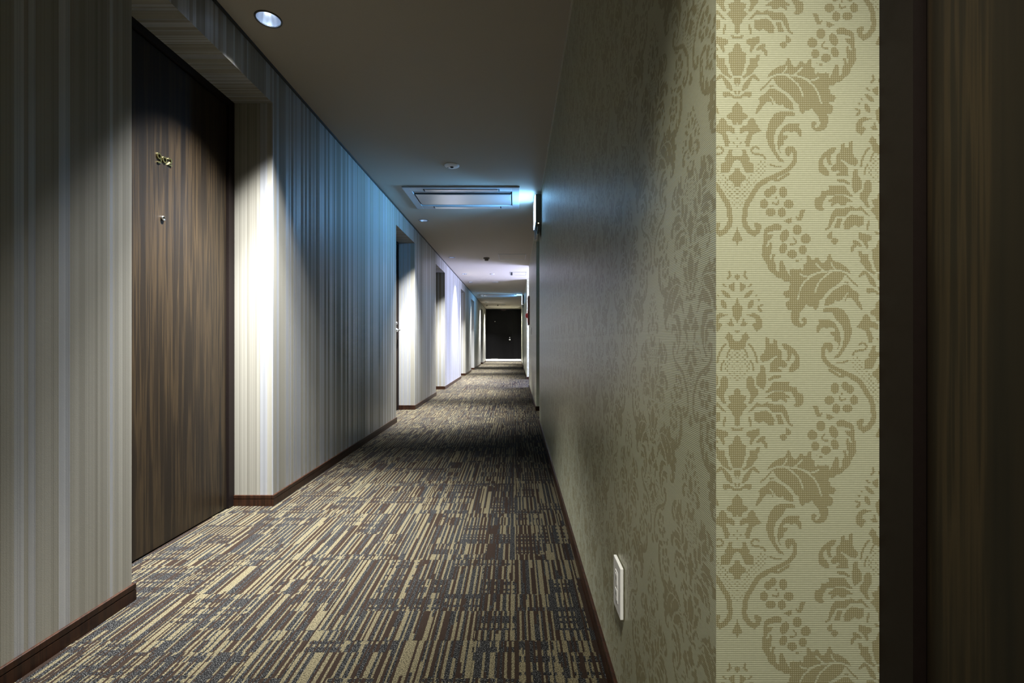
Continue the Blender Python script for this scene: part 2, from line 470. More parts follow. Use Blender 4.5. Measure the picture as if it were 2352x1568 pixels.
# ---- damask motif: traced outlines in wallpaper units (1 unit = 1/1846 m), rasterised to weave cells
ORI = {'A': (1680, 600), 'B': (1680, 780), 'C': (1680, 950), 'D': (1720, 1020), 'E': (1680, 1130), 'F': (1640, 1280), 'G': (1730, 1380)}
ORI_AX = {'D': 900, 'E': 900, 'F': 900, 'G': 900}
POS = {
'D': [[(225,440),(260,380),(330,310),(430,245),(540,210),(570,110),(595,85),(625,115),(640,200),(680,220),(720,265),(760,240),(780,190),(830,145),(870,190),(920,190),(960,125),(1000,120),(1015,190),(1020,250),(1065,290),(1060,360),(1110,390),(1130,355),(1180,380),(1270,360),(1335,385),(1330,480),(1350,570),(1330,640),(1370,680),(1360,750),(1440,760),(1475,810),(1430,880),(1350,890),(1350,915),(1410,950),(1440,1020),(1390,1090),(1310,1095),(1340,1140),(1355,1220),(1330,1320),(1280,1390),(1200,1410),(1110,1400),(1060,1350),(1040,1290),(1060,1240),(1120,1240),(1145,1290),(1110,1320),(1130,1350),(1180,1330),(1210,1280),(1190,1200),(1150,1120),(1090,1070),(1050,990),(1000,1030),(930,1040),(890,1110),(850,1080),(820,1000),(800,930),(740,870),(680,800),(640,740),(600,720),(560,690),(480,640),(420,590),(375,540),(340,470)],
      [(40,1100),(55,1010),(100,930),(90,830),(150,760),(220,720),(280,650),(350,640),(430,690),(520,730),(590,790),(650,850),(700,920),(720,1020),(640,1010),(560,980),(520,930),(450,945),(400,910),(370,860),(340,940),(310,890),(240,880),(170,960),(130,1030),(70,1090)],
      [(270,590),(340,580),(360,610),(290,620)]],
'E': [[(690,240),(800,190),(900,190),(1050,210),(1050,280),(900,270),(880,330),(820,430),(740,500),(710,580),(700,680),(710,760),(720,850),(770,950),(830,1040),(890,1075),(880,1110),(800,1090),(730,1000),(660,900),(610,810),(570,700),(550,600),(580,500),(600,380),(660,300)],
      [(820,540),(860,470),(940,420),(1060,420),(1160,420),(1120,470),(1190,540),(1200,640),(1160,660),(1120,580),(1040,540),(1030,580),(960,550),(900,550),(850,580),(860,620),(950,620),(940,660),(870,730),(880,780),(820,820),(800,880),(840,960),(810,930),(770,850),(760,750),(770,650)],
      [(5,10),(60,70),(115,130),(120,200),(220,260),(200,320),(130,350),(110,430),(90,440),(40,420),(5,350)],
      [(230,360),(270,310),(340,330),(370,420),(470,540),(400,570),(310,620),(280,720),(260,820),(190,820),(180,740),(210,640),(250,570),(200,540),(90,600),(80,500),(130,460),(200,450)],
      [(130,880),(200,890),(230,970),(270,1040),(260,1100),(330,1120),(350,1200),(355,1290),(200,1290),(150,1180),(100,1080),(20,1050),(10,1000),(100,1010),(150,960)]],
'F': [[(190,210),(280,170),(330,110),(330,30),(400,30),(420,90),(470,150),(530,180),(520,250),(450,290),(430,350),(400,380),(340,370),(300,310),(210,260)],
      [(380,1080),(430,1200),(490,1340),(430,1350),(385,1440),(340,1350),(260,1350),(330,1240)],
      [(1230,990),(1320,960),(1360,930),(1360,1010),(1310,1040)]],
'G': [[(530,200),(650,140),(660,200),(610,250)],
      [(720,110),(770,150),(810,0),(900,0),(830,200),(750,190)],
      [(130,820),(150,600),(160,450),(180,340),(250,300),(340,260),(430,260),(495,310),(460,370),(340,380),(240,410),(210,440),(340,450),(300,510),(230,580),(210,660),(250,660),(270,590),(310,600),(310,700),(290,800),(270,830),(290,910),(330,800),(365,810),(350,920),(380,960),(390,1080),(440,1130),(440,1050),(460,910),(510,920),(540,1000),(580,1100),(640,1200),(655,1290),(540,1300),(500,1240),(400,1220),(340,1150),(260,1090),(220,980),(170,900)]],
'A': [[(85,220),(140,240),(130,290),(85,340),(40,290),(30,240)],
      [(140,370),(230,420),(240,470),(170,540),(130,520),(140,440)],
      [(210,640),(240,580),(330,500),(380,520),(330,600),(270,640)],
      [(80,640),(120,700),(130,780),(180,800),(180,960),(130,1030),(80,1110)],
      [(280,770),(310,700),(390,680),(370,800),(320,850),(270,840)],
      [(450,780),(550,770),(550,800),(490,810),(540,860),(550,910),(480,890),(450,840)],
      [(260,950),(400,920),(500,980),(540,1060),(540,1170),(450,1250),(400,1200),(360,1120),(430,1090),(410,1010),(340,980)],
      [(200,1020),(230,1030),(210,1070),(280,1110),(240,1160),(140,1160),(180,1090)],
      [(30,1230),(140,1240),(120,1270),(40,1260)],
      [(0,1400),(100,1440),(180,1390),(180,1320),(250,1260),(310,1360),(260,1420),(240,1500),(230,1550),(85,1600),(85,1450)]],
'B': [[(590,-70),(660,-40),(660,60),(740,50),(740,-20),(810,0),(820,150),(880,180),(905,250),(900,340),(990,430),(970,490),(900,480),(840,480),(820,500),(910,550),(890,570),(670,560),(690,480),(680,420),(740,360),(790,300),(740,310),(660,360),(560,390),(500,350),(520,260),(580,220),(600,100)],
      [(890,60),(1000,70),(1120,160),(1200,270),(1220,400),(1200,490),(1100,570),(1010,560),(1020,500),(1070,430),(1110,390),(1130,300),(1080,230),(1050,300),(1040,370),(970,370),(1000,280),(980,190),(920,130)],
      [(510,450),(580,460),(600,560),(610,700),(600,820),(560,890),(520,860),(440,800),(430,680),(470,600),(510,560)],
      [(270,640),(350,640),(400,720),(410,860),(470,880),(470,960),(400,1040),(360,1120),(290,1140),(330,1010),(310,930),(260,850)],
      [(80,850),(150,900),(160,980),(250,1000),(240,1060),(200,1120),(280,1180),(200,1260),(170,1340),(80,1420)],
      [(560,950),(640,890),(700,800),(740,740),(830,750),(1030,740),(1010,820),(1160,850),(1170,930),(1260,970),(1290,1060),(1260,1160),(1180,1200),(1090,1180),(1140,1120),(1120,1040),(1060,930),(930,920),(900,900),(760,900),(660,930)],
      [(580,1040),(650,990),(760,930),(930,930),(960,980),(1040,1000),(1040,1040),(960,1040),(980,1090),(960,1130),(920,1080),(850,1050),(820,1100),(720,1090),(690,1040)],
      [(280,1290),(380,1190),(450,1110),(520,1160),(640,1100),(650,1140),(780,1150),(900,1150),(970,1250),(1010,1380),(1030,1490),(1080,1510),(1070,1560),(990,1500),(930,1380),(880,1290),(730,1300),(640,1200),(500,1190),(420,1190),(360,1270)],
      [(390,1300),(480,1290),(600,1260),(700,1330),(760,1430),(740,1530),(640,1520),(560,1450),(480,1490),(400,1440)],
      [(780,1330),(860,1330),(900,1430),(920,1500),(830,1520),(800,1430)]],
'C': [[(950,240),(1010,250),(1045,320),(1030,370),(960,370),(970,420),(910,480),(850,430),(850,370),(960,340)],
      [(0,260),(200,240),(170,290),(40,300)],
      [(70,0),(140,20),(130,200),(70,210)],
      [(240,390),(260,310),(370,280),(480,250),(470,370),(410,420),(360,500),(320,560),(300,500),(330,410),(280,400)],
      [(410,510),(470,430),(530,390),(590,400),(570,460),(620,530),(620,600),(580,610),(560,540),(490,490),(430,520)],
      [(70,370),(140,410),(160,520),(240,560),(230,650),(210,800),(150,950),(70,970)],
      [(300,700),(300,650),(400,640),(440,580),(485,590),(480,680),(430,720),(450,780),(380,850),(340,920),(240,980),(190,1020),(160,980),(230,940),(250,820),(290,760)],
      [(190,1100),(250,1030),(340,950),(400,950),(460,1010),(460,1060),(410,1040),(350,1000),(310,1080),(270,1170),(180,1240),(140,1230)],
      [(70,990),(140,1010),(140,1080),(70,1170)],
      [(70,1230),(140,1230),(70,1330)]],
}
ELL = {
'F': [(1015,430,65,85,20),(930,490,65,75,0),(1200,470,72,100,-8),(1305,685,85,80,20),(860,680,72,85,0),(985,830,90,72,0),(1185,835,72,82,0),(1080,570,22,22,0)],
'G': [(535,470,72,118,22),(760,360,80,95,-10),(915,525,88,88,0),(865,725,72,85,0),(675,800,88,75,0),(515,695,65,98,18),(770,922,34,20,0),(840,890,16,14,0)],
'A': [(330,405,28,22,0),(300,440,22,18,0),(430,600,20,18,0),(480,680,20,18,0)],
'E': [(35,690,18,22,0),(95,760,18,18,0),(40,820,16,18,0),(965,905,55,62,0)],
}
STR = {
'D': [([(120,670),(200,590),(290,490)], 28)],
'E': [([(960,960),(935,900),(960,855),(1030,865),(1075,930),(1085,1040),(1068,1130),(1000,1210),(900,1280),(780,1335),(650,1395),(540,1450),(450,1510)], 78),
      ([(640,1150),(720,1180),(850,1190)], 30), ([(980,1310),(880,1380),(800,1430),(640,1400)], 48),
      ([(430,860),(380,825),(320,850),(295,900),(330,950),(420,960),(510,985),(560,1050)], 34)],
'F': [([(900,250),(780,330),(680,450),(630,560),(570,650),(530,760),(520,880),(510,980),(540,1080),(620,1180),(700,1220),(760,1160),(775,1090),(740,1060)], 92),
      ([(1020,670),(1100,690),(1120,630)], 34)],
'G': [([(650,625),(720,620),(745,560),(690,510)], 32)],
'A': [([(230,180),(210,250),(260,300)], 38)],
'B': [([(300,70),(370,150),(420,250),(450,400)], 38), ([(330,370),(370,440),(390,540)], 32), ([(220,150),(260,230),(280,300)], 28),
      ([(670,710),(740,660),(860,650)], 48), ([(310,1390),(320,1530)], 38)],
'C': [([(20,1360),(120,1350),(220,1280),(310,1270),(300,1325),(220,1320)], 42)],
}
NEG = {
'D': [([(250,455),(400,392),(560,395),(720,410),(850,440),(980,520),(1080,610),(1150,720),(1210,900)], 36), ([(560,395),(650,460),(760,550),(830,640),(880,780)], 34),
      ([(850,440),(1000,500),(1080,490),(1150,450)], 32), ([(480,390),(540,330),(570,250)], 28), ([(700,400),(790,330),(840,270)], 32), ([(280,790),(330,830),(350,900)], 22)],
'B': [([(790,290),(700,350),(640,400)], 34)],
}
LATT = [('F', [(560,200),(640,120),(740,50),(900,30),(760,250),(600,450),(540,600),(440,740),(370,790),(370,400),(460,310)]),
        ('E', [(420,1050),(560,1080),(620,1180),(500,1300),(400,1290),(370,1150)]),
        ('B', [(80,160),(200,180),(290,330),(320,480),(300,600),(200,700),(80,760)])]
Z = 7.84
CU, CV = 2.25, 2.5                      # raster cell in units
HPW, PER = 331.0, 900.0                 # half width and height of the repeat
def axis_at(y):                         # slight bow of the traced picture
    return 1691 - 9 * ((y - 784) / 534) ** 2
def conv(tile, pts):
    ox, oy = ORI[tile]; back = ORI_AX.get(tile, 0)
    out = []
    for px, py in pts:
        x, y = ox + px / Z, oy + py / Z
        out.append((x - axis_at(y - back), y))
    return out
def motif_grid():
    U0, V0, NU, NV = -70.0, 500.0, 190, 480      # generous canvas, folded into one period below
    uu = U0 + (np.arange(NU) + 0.5) * CU
    vv = V0 + (np.arange(NV) + 0.5) * CV
    GU, GV = np.meshgrid(uu, vv)
    g = np.zeros(GU.shape, bool)
    def fill(poly):
        inside = np.zeros(GU.shape, bool)
        n = len(poly)
        for i in range(n):
            x0, y0 = poly[i]; x1, y1 = poly[(i + 1) % n]
            if y0 == y1: continue
            c = (GV < max(y0, y1)) & (GV >= min(y0, y1)) & (GU < x0 + (GV - y0) * (x1 - x0) / (y1 - y0))
            inside ^= c
        return inside
    def stroke(pts, wd):
        m = np.zeros(GU.shape, bool)
        for (x0, y0), (x1, y1) in zip(pts, pts[1:]):
            dx, dy = x1 - x0, y1 - y0
            t = np.clip(((GU - x0) * dx + (GV - y0) * dy) / (dx * dx + dy * dy + 1e-9), 0, 1)
            m |= (GU - x0 - t * dx) ** 2 + (GV - y0 - t * dy) ** 2 < (wd / Z / 2) ** 2
        return m
    for k, L in POS.items():
        for p in L: g |= fill(conv(k, p))
    for k, L in NEG.items():
        for p, wd in L: g &= ~stroke(conv(k, p), wd)
    for k, L in STR.items():
        for p, wd in L: g |= stroke(conv(k, p), wd)
    for k, L in ELL.items():
        for cx, cy, a, b, r in L:
            (u, v), = conv(k, [(cx, cy)])
            c, s = math.cos(math.radians(r)), math.sin(math.radians(r))
            du, dv = GU - u, GV - v
            g |= ((du * c + dv * s) / (a / Z)) ** 2 + ((-du * s + dv * c) / (b / Z)) ** 2 < 1
    for k, poly in LATT:
        p = conv(k, poly)
        a = (GU + GV) / 10.5; b = (GU - GV) / 10.5
        dots = ((a - np.floor(a)) < 0.36) & ((b - np.floor(b)) < 0.42)
        g |= fill(p) & dots
    return g, U0, V0
_g, _U0, _V0 = motif_grid()
def sample_half(u, v):
    """print of the motif at |u| from its axis; v folded into one period"""
    hit = np.zeros(np.broadcast(u, v).shape, bool)
    for k in range(-3, 5):
        iu = np.floor((u - _U0) / CU).astype(int)
        iv = np.floor((v + k * PER - _V0) / CV).astype(int)
        ok = (iu >= 0) & (iu < _g.shape[1]) & (iv >= 0) & (iv < _g.shape[0])
        hit |= np.where(ok, _g[np.clip(iv, 0, _g.shape[0] - 1), np.clip(iu, 0, _g.shape[1] - 1)], False)
    return hit
def printed(u, v):
    """u along the wall, v downwards, both in units; two mirrored half-drop columns"""
    f = np.mod(u, 2 * HPW); f = np.where(f > HPW, 2 * HPW - f, f)      # 0..HPW from a motif axis
    return sample_half(f, v) | sample_half(HPW - (f - 0), v + PER / 2)
UNIT = 1 / 1846.0
def print_mesh(name, s0, s1, z0, z1, cw, to3, parent, u_at, flip):
    """ink quads (run lengths of weave cells) laid on a wall; s runs along the wall"""
    ns = max(1, int((s1 - s0) / cw)); cw = (s1 - s0) / ns
    nz = int((z1 - z0) / (CV * UNIT)); ch = (z1 - z0) / nz
    s = s0 + (np.arange(ns) + 0.5) * cw
    zc = z0 + (np.arange(nz) + 0.5) * ch
    U, V = np.meshgrid(u_at(s), 784 + (0.895 - zc) / UNIT)
    P = printed(U, V)
    verts, faces = [], []
    for i in range(ns):
        c = P[:, i].astype(int)
        d = np.diff(np.concatenate(([0], c, [0])))
        for a, b in zip(np.where(d == 1)[0], np.where(d == -1)[0]):
            n = len(verts)
            sa, sb, za, zb = s0 + i * cw, s0 + (i + 1) * cw, z0 + a * ch, z0 + b * ch
            verts += [to3(sa, za), to3(sb, za), to3(sb, zb), to3(sa, zb)]
            faces.append((n, n + 1, n + 2, n + 3) if not flip else (n + 3, n + 2, n + 1, n))
    me = bpy.data.meshes.new(name); me.from_pydata(verts, [], faces); me.update()
    me.materials.append(M_INK)
    o = bpy.data.objects.new(name, me); COL.objects.link(o); o.parent = parent
    tag(o, 'olive damask pattern printed on the wallpaper', kind='stuff')
    return o
E_ = 0.00008
print_mesh('damask_pattern', RX, RP - 0.001, 0.06, OPH, 0.00122, lambda s, z: (s, 0.566 - E_, z), wr, lambda s: 1183 + (s) / UNIT - 1691 - 2, False)
print_mesh('damask_pattern', 0.566, RYE, 0.06, H, 0.0036, lambda s, z: (RX - E_ + SKEW * (s - 0.566), s, z), wr, lambda s: (s - 0.47) / UNIT, True)
print_mesh('damask_pattern', 5.92, HALL[0], 0.06, H, 0.010, lambda s, z: (RX2 - E_, s, z), wr, lambda s: (s - 0.47) / UNIT, True)
print_mesh('damask_pattern', RX3, 0.60, 0.06, H, 0.006, lambda s, z: (s, HALL[1] - E_, z), wr, lambda s: s / UNIT, False)

# ------------------------------------------------------------------ hall opening, end wall, back wall
bm = bmesh.new()
box(bm, 0.75, 2.3, HALL[0] - 0.15, HALL[0], 0, H)
box(bm, 0.75, 2.3, HALL[1], HALL[1] + 0.15, 0, H)
box(bm, 2.15, 2.3, HALL[0], HALL[0] + 0.15, 0, H)
box(bm, 2.15, 2.3, HALL[1] - 0.15, HALL[1], 0, H)
box(bm, 2.15, 2.3, HALL[0] + 0.15, HALL[1] - 0.15, 0, 0.35)
box(bm, 2.15, 2.3, HALL[0] + 0.15, HALL[1] - 0.15, 2.15, H)
tag(obj('wall_hall', bm, M_GRD), 'plain walls of the side hall opening off the right wall', kind='structure')
win = tag(empty('window_1', (2.22, sum(HALL) / 2, 0.35)), 'bright daylight window at the end of the side hall', kind='structure')
def wb(*a): return B(a[0] - 2.22, a[1] - 2.22, a[2] - sum(HALL) / 2, a[3] - sum(HALL) / 2, a[4] - 0.35, a[5] - 0.35)
ya, yb = HALL[0] + 0.15, HALL[1] - 0.15
obj('window_pane', wb(2.23, 2.24, ya, yb, 0.35, 2.15), M_WIN, win)
f = wb(2.20, 2.26, ya, ya + 0.04, 0.35, 2.15)
for a in ((2.20, 2.26, yb - 0.04, yb, 0.35, 2.15), (2.20, 2.26, ya, yb, 0.35, 0.39), (2.20, 2.26, ya, yb, 2.11, 2.15), (2.21, 2.25, (ya + yb) / 2 - 0.015, (ya + yb) / 2 + 0.015, 0.35, 2.15)):
    box(f, a[0] - 2.22, a[1] - 2.22, a[2] - sum(HALL) / 2, a[3] - sum(HALL) / 2, a[4] - 0.35, a[5] - 0.35)
obj('window_frame', f, M_STEEL, win)

tag(obj('wall_far', B(-1.8, 0.8, YE + 0.10, YE + 0.2, 0, H), M_GRD), 'wall behind the dark door at the far end', kind='structure')
tag(obj('wall_back', B(-1.8, 0.8, YB - 0.12, YB, 0, H), M_GRD), 'wall closing the corridor behind the viewpoint', kind='structure')  # unseen, added to keep out world light and bounce the lamps
tag(obj('trim_1', B(LX, LX + 0.010, YB, YE, H - 0.012, H), M_GAPSHADE), 'thin dark strip for the shadow gap along the top of the striped wall', kind='structure')  # dark colour stands for the shaded gap under the ceiling
bm = bmesh.new()
box(bm, RX - 0.008, RX, YB, 0.566, H - 0.012, H); box(bm, RX - 0.008, RX, 0.566, RYE, H - 0.012, H); skew(bm)
box(bm, RX2 - 0.014, RX2, RYE, 5.92, H - 0.012, H)
box(bm, RX2 - 0.008, RX2, 5.92, HALL[0], H - 0.012, H)
box(bm, RX3 - 0.008, RX3, HALL[1], YE, H - 0.012, H)
tag(obj('trim_2', bm, M_TRIML), 'thin pale trim along the top of the damask wall', kind='structure')

# ------------------------------------------------------------------ doors
def lever(name, parent, x, y, z, nx, dirn):
    """lever handle on a door facing +-x: rosette, lever and lock cylinder"""
    h = obj(name, lathe(bmesh.new(), [(0, 0.012), (0.022, 0.012), (0.026, 0.006), (0.026, 0), (0, 0)], 24, Matrix.Translation((x, y, z)) @ Matrix.Rotation(nx * math.pi / 2, 4, 'Y')), M_STEEL, parent, True)
    bm = bmesh.new()
    tube(bm, [(x, y, z), (x + nx * 0.045, y, z), (x + nx * 0.056, y + dirn * 0.012, z), (x + nx * 0.058, y + dirn * 0.09, z)], 0.009)
    obj('lever', bm, M_STEEL, h, True)
    obj('lock_cylinder', lathe(bmesh.new(), [(0, 0.010), (0.014, 0.010), (0.017, 0.004), (0.017, 0), (0, 0)], 20, Matrix.Translation((x, y, z + 0.09)) @ Matrix.Rotation(nx * math.pi / 2, 4, 'Y')), M_STEEL, h, True)
    return h

def digits(parent, x, y, z):
    """brass old-style 9 0 2 standing proud of the door; y grows away from the viewer"""
    def arc(cx, cy, r, ry, a0, a1, n=18):
        return [(cx + r * math.cos(math.radians(a0 + (a1 - a0) * i / n)), cy + ry * math.sin(math.radians(a0 + (a1 - a0) * i / n))) for i in range(n + 1)]
    nine = arc(0.0125, 0.016, 0.0095, 0.0105, -20, 340) + [(0.022, 0.009)] + arc(0.0105, 0.0, 0.0115, 0.0125, 35, -120, 14)
    zero = arc(0.0115, 0.0115, 0.0098, 0.0110, 0, 360, 24)
    two = arc(0.011, 0.0195, 0.0092, 0.0090, 170, -25, 14) + [(0.014, 0.010), (0.001, 0.0), (0.022, 0.0)]
    for k, (nm, st, oy, wd) in enumerate((('digit_nine', nine, 0.0, 0.0060), ('digit_zero', zero, 0.032, 0.0060), ('digit_two', two, 0.063, 0.0060))):
        bm = bmesh.new()
        n = len(st)
        L, R = [], []
        for i, (u, v) in enumerate(st):
            a = Vector(st[max(i - 1, 0)]); b = Vector(st[min(i + 1, n - 1)])
            d = (b - a); d = d.normalized() if d.length > 1e-9 else Vector((1, 0))
            nn = Vector((-d.y, d.x)) * wd / 2
            L.append((u + nn.x, v + nn.y)); R.append((u - nn.x, v - nn.y))
        def P(p, h): return bm.verts.new((x + h, y + oy + p[0], z + p[1]))
        rows = [(P(l, 0), P(r, 0), P(r, 0.0045), P(l, 0.0045)) for l, r in zip(L, R)]
        for a, b in zip(rows, rows[1:]):
            for q in range(4):
                bm.faces.new((a[q], a[(q + 1) % 4], b[(q + 1) % 4], b[q]))
        bm.faces.new(rows[0]); bm.faces.new(rows[-1][::-1])
        bmesh.ops.recalc_face_normals(bm, faces=bm.faces)
        obj(nm, bm, M_BRASS, parent)

def side_door(n, side, a, b, label, hand, number=False):
    """door leaf in a frame at the back of a recess; side -1 left wall, +1 right wall"""
    d = tag(empty('door_%d' % n, (0, 0, 0)), label, kind='structure')
    X = LD if side < 0 else RP
    def S(x0, x1, y0, y1, z0, z1, bev=0):
        p = sorted((X + side * x0, X + side * x1))
        return B(p[0], p[1], y0, y1, z0, z1, bev=bev)
    fr = S(-0.012, 0.06, a, a + 0.048, 0, OPH)
    for q in (S(-0.012, 0.06, b - 0.048, b, 0, OPH), S(-0.012, 0.06, a + 0.048, b - 0.048, OPH - 0.035, OPH)):
        me = bpy.data.meshes.new('t'); q.to_mesh(me); q.free(); fr.from_mesh(me); bpy.data.meshes.remove(me)
    obj('door_frame', fr, M_FRAME, d)
    obj('door_leaf', S(0.0, 0.045, a + 0.051, b - 0.051, 0.006, OPH - 0.038, 0.002), M_DOOR, d)
    hy = b - 0.085 if hand > 0 else a + 0.085
    lever('door_handle', d, X, hy, 1.05, -side, -hand)
    m = Matrix.Translation((X, (a + b) / 2 - 0.035 if number else (a + b) / 2, 1.437)) @ Matrix.Rotation(-side * math.pi / 2, 4, 'Y')
    obj('peephole', lathe(bmesh.new(), [(0, 0.004), (0.005, 0.005), (0.0075, 0.008), (0.010, 0.006), (0.010, 0), (0, 0)], 20, m), M_STEEL, d, True)
    if number: digits(d, X, 1.962, 1.685)
    return d
side_door(1, -1, *LOPEN[0], 'dark walnut door with brass number 902 in the nearest left recess', -1, True)
nm = ['second', 'third', 'fourth', 'fifth', 'sixth']
for i, (a, b) in enumerate(LOPEN[1:]):
    side_door(i + 2, -1, a, b, 'dark walnut door in the %s recess of the striped left wall' % nm[i], 1 if i % 2 == 0 else -1)
side_door(7, 1, -0.38, 0.566, 'dark walnut door at the right edge beside the bright damask return', -1)
side_door(8, 1, RYE, 5.92, 'dark door hidden in the right recess past the exit sign', -1)
side_door(9, 1, 15.3, 16.3, 'dark door in the far recess of the damask right wall', -1)

# far end door
d = tag(empty('door_10', (0, 0, 0)), 'wide black-brown door filling the far end of the corridor', kind='structure')
ZS = 0.118
fr = B(LX + 0.01, LX + 0.06, YE - 0.01, YE + 0.06, ZS, H - 0.03)
for q in ((RX3 - 0.06, RX3 - 0.012, YE - 0.01, YE + 0.06, ZS, H - 0.03), (LX + 0.06, RX3 - 0.06, YE - 0.01, YE + 0.06, H - 0.08, H - 0.03)):
    box(fr, *q)
M_ENDD = wood('end_door_wood', (0.0016, 0.0015, 0.0016), (0.0035, 0.003, 0.003), rough=0.55)
M_ENDD.node_tree.nodes['Principled BSDF'].inputs['Specular IOR Level'].default_value = 0.08
obj('door_frame', fr, M_ENDD, d)
obj('door_leaf', B(LX + 0.062, -0.10, YE, YE + 0.05, ZS + 0.004, H - 0.083, bev=0.002), M_ENDD, d)
obj('side_panel', B(-0.097, RX3 - 0.062, YE + 0.006, YE + 0.05, ZS + 0.004, H - 0.083, bev=0.002), M_ENDD, d)
h = obj('door_handle', lathe(bmesh.new(), [(0, 0.05), (0.03, 0.048), (0.04, 0.035), (0.035, 0.02), (0.016, 0.012), (0.016, 0), (0, 0)], 24,
        Matrix.Translation((-0.24, YE, 0.99)) @ Matrix.Rotation(math.pi / 2, 4, 'X')), M_STEEL, d, True)
obj('lock_cylinder', lathe(bmesh.new(), [(0, 0.014), (0.018, 0.014), (0.022, 0.004), (0.022, 0), (0, 0)], 20,
    Matrix.Translation((-0.24, YE, 1.10)) @ Matrix.Rotation(math.pi / 2, 4, 'X')), M_STEEL, h, True)
obj('peephole', lathe(bmesh.new(), [(0, 0.01), (0.016, 0.012), (0.020, 0.006), (0.020, 0), (0, 0)], 20,
    Matrix.Translation((-0.91, YE, 1.82)) @ Matrix.Rotation(math.pi / 2, 4, 'X')), M_STEEL, d, True)  # plain disc standing in for the unreadable door number
cl = B(-0.62, -0.42, YE - 0.07, YE - 0.002, H - 0.085, H - 0.035, bev=0.006)
obj('door_closer', cl, plain('closer_brown', (0.05, 0.02, 0.018), 0.5, grain=0.1), d)
obj('kick_plate', B(LX + 0.25, LX + 0.55, YE - 0.006, YE - 0.0005, ZS + 0.006, ZS + 0.028, bev=0.001), M_STEEL, d)
bm = B(LX + BT, RX3 - BT, YE - 0.05, YE + 0.10, 0.028, ZS, bev=0.002)
tag(obj('trim_3', bm, M_SILL), 'pale raised sill under the far end door', kind='structure')
bm = bmesh.new(); baseboard(bm, LX + BT, RX3 - BT, YE - 0.04, YE + 0.1)
for v in bm.verts: v.co.z *= 0.45
tag(obj('baseboard_far', bm, M_BASE), 'dark base strip under the pale far sill', kind='structure')

# ------------------------------------------------------------------ ceiling downlights
def downlight(x, y, s, label, power, col=(0.95, 0.97, 1.0), angle=79, blend=0.75, narrow=1850):
    e = tag(empty('recessed_downlight', (x, y, H)), label, 'downlight', 'recessed ceiling downlights')
    r = 0.053 * s
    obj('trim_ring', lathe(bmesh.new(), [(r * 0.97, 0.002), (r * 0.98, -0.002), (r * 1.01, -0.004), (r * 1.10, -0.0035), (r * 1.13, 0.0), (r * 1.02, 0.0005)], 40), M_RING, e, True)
    prof = []
    for k in range(13):
        t = k / 12
        prof.append((r * (0.975 - 0.53 * t ** 1.7), -0.001 + 0.096 * t))
    prof.append((0, 0.097))
    rb = lathe(bmesh.new(), prof, 40)
    for v in rb.verts:                                    # fluted reflector
        a = math.atan2(v.co.y, v.co.x); k = 1 + 0.02 * math.cos(10 * a) * min(1.0, v.co.z / 0.03)
        v.co.x *= k; v.co.y *= k
    for f in rb.faces: f.normal_flip()
    obj('reflector', rb, M_REFL, e, True)
    obj('bulb', lathe(bmesh.new(), [(0, 0.056), (0.006 * s, 0.057), (0.009 * s, 0.062), (0.009 * s, 0.085), (0.007 * s, 0.096)], 20), M_BULB, e, True)
    L = bpy.data.lights.new('downlight_beam', 'SPOT')
    L.energy = power; L.color = col; L.spot_size = math.radians(angle); L.spot_blend = blend; L.shadow_soft_size = 0.03
    lo = bpy.data.objects.new('downlight_beam', L); COL.objects.link(lo)
    lo.parent = e; lo.location = (0, 0, -0.004)
    if narrow:                                            # bright core of the beam
        L2 = L.copy(); L2.energy = narrow * s; L2.spot_size = math.radians(58); L2.spot_blend = 1.0
        l2 = bpy.data.objects.new('downlight_core', L2); COL.objects.link(l2); l2.parent = e; l2.location = (0, 0, -0.004)
    return e
lab = ['large nearest downlight in the ceiling outside door 902', 'downlight just beyond the air conditioner, above the second left recess', 'third downlight from the viewer along the left side, level with the smoke detector',
       'fourth downlight along the left side, in the lilac-lit ceiling', 'fifth downlight along the left side, past the lilac-lit ceiling', 'sixth downlight, beside the far air conditioner',
       'seventh downlight, left side beyond the far air conditioner', 'last left downlight before the far end door', 'downlight on the right just before the far end door']
for (x, y, s), l in zip(LAMPS, lab):
    downlight(x, y, s, l, SPOT_W * s)
downlight(-0.085, -0.20, 1.0, 'downlight overhead lighting the bright damask return', NEAR_W, (1.0, 0.965, 0.82), 93, 0.5, 0)

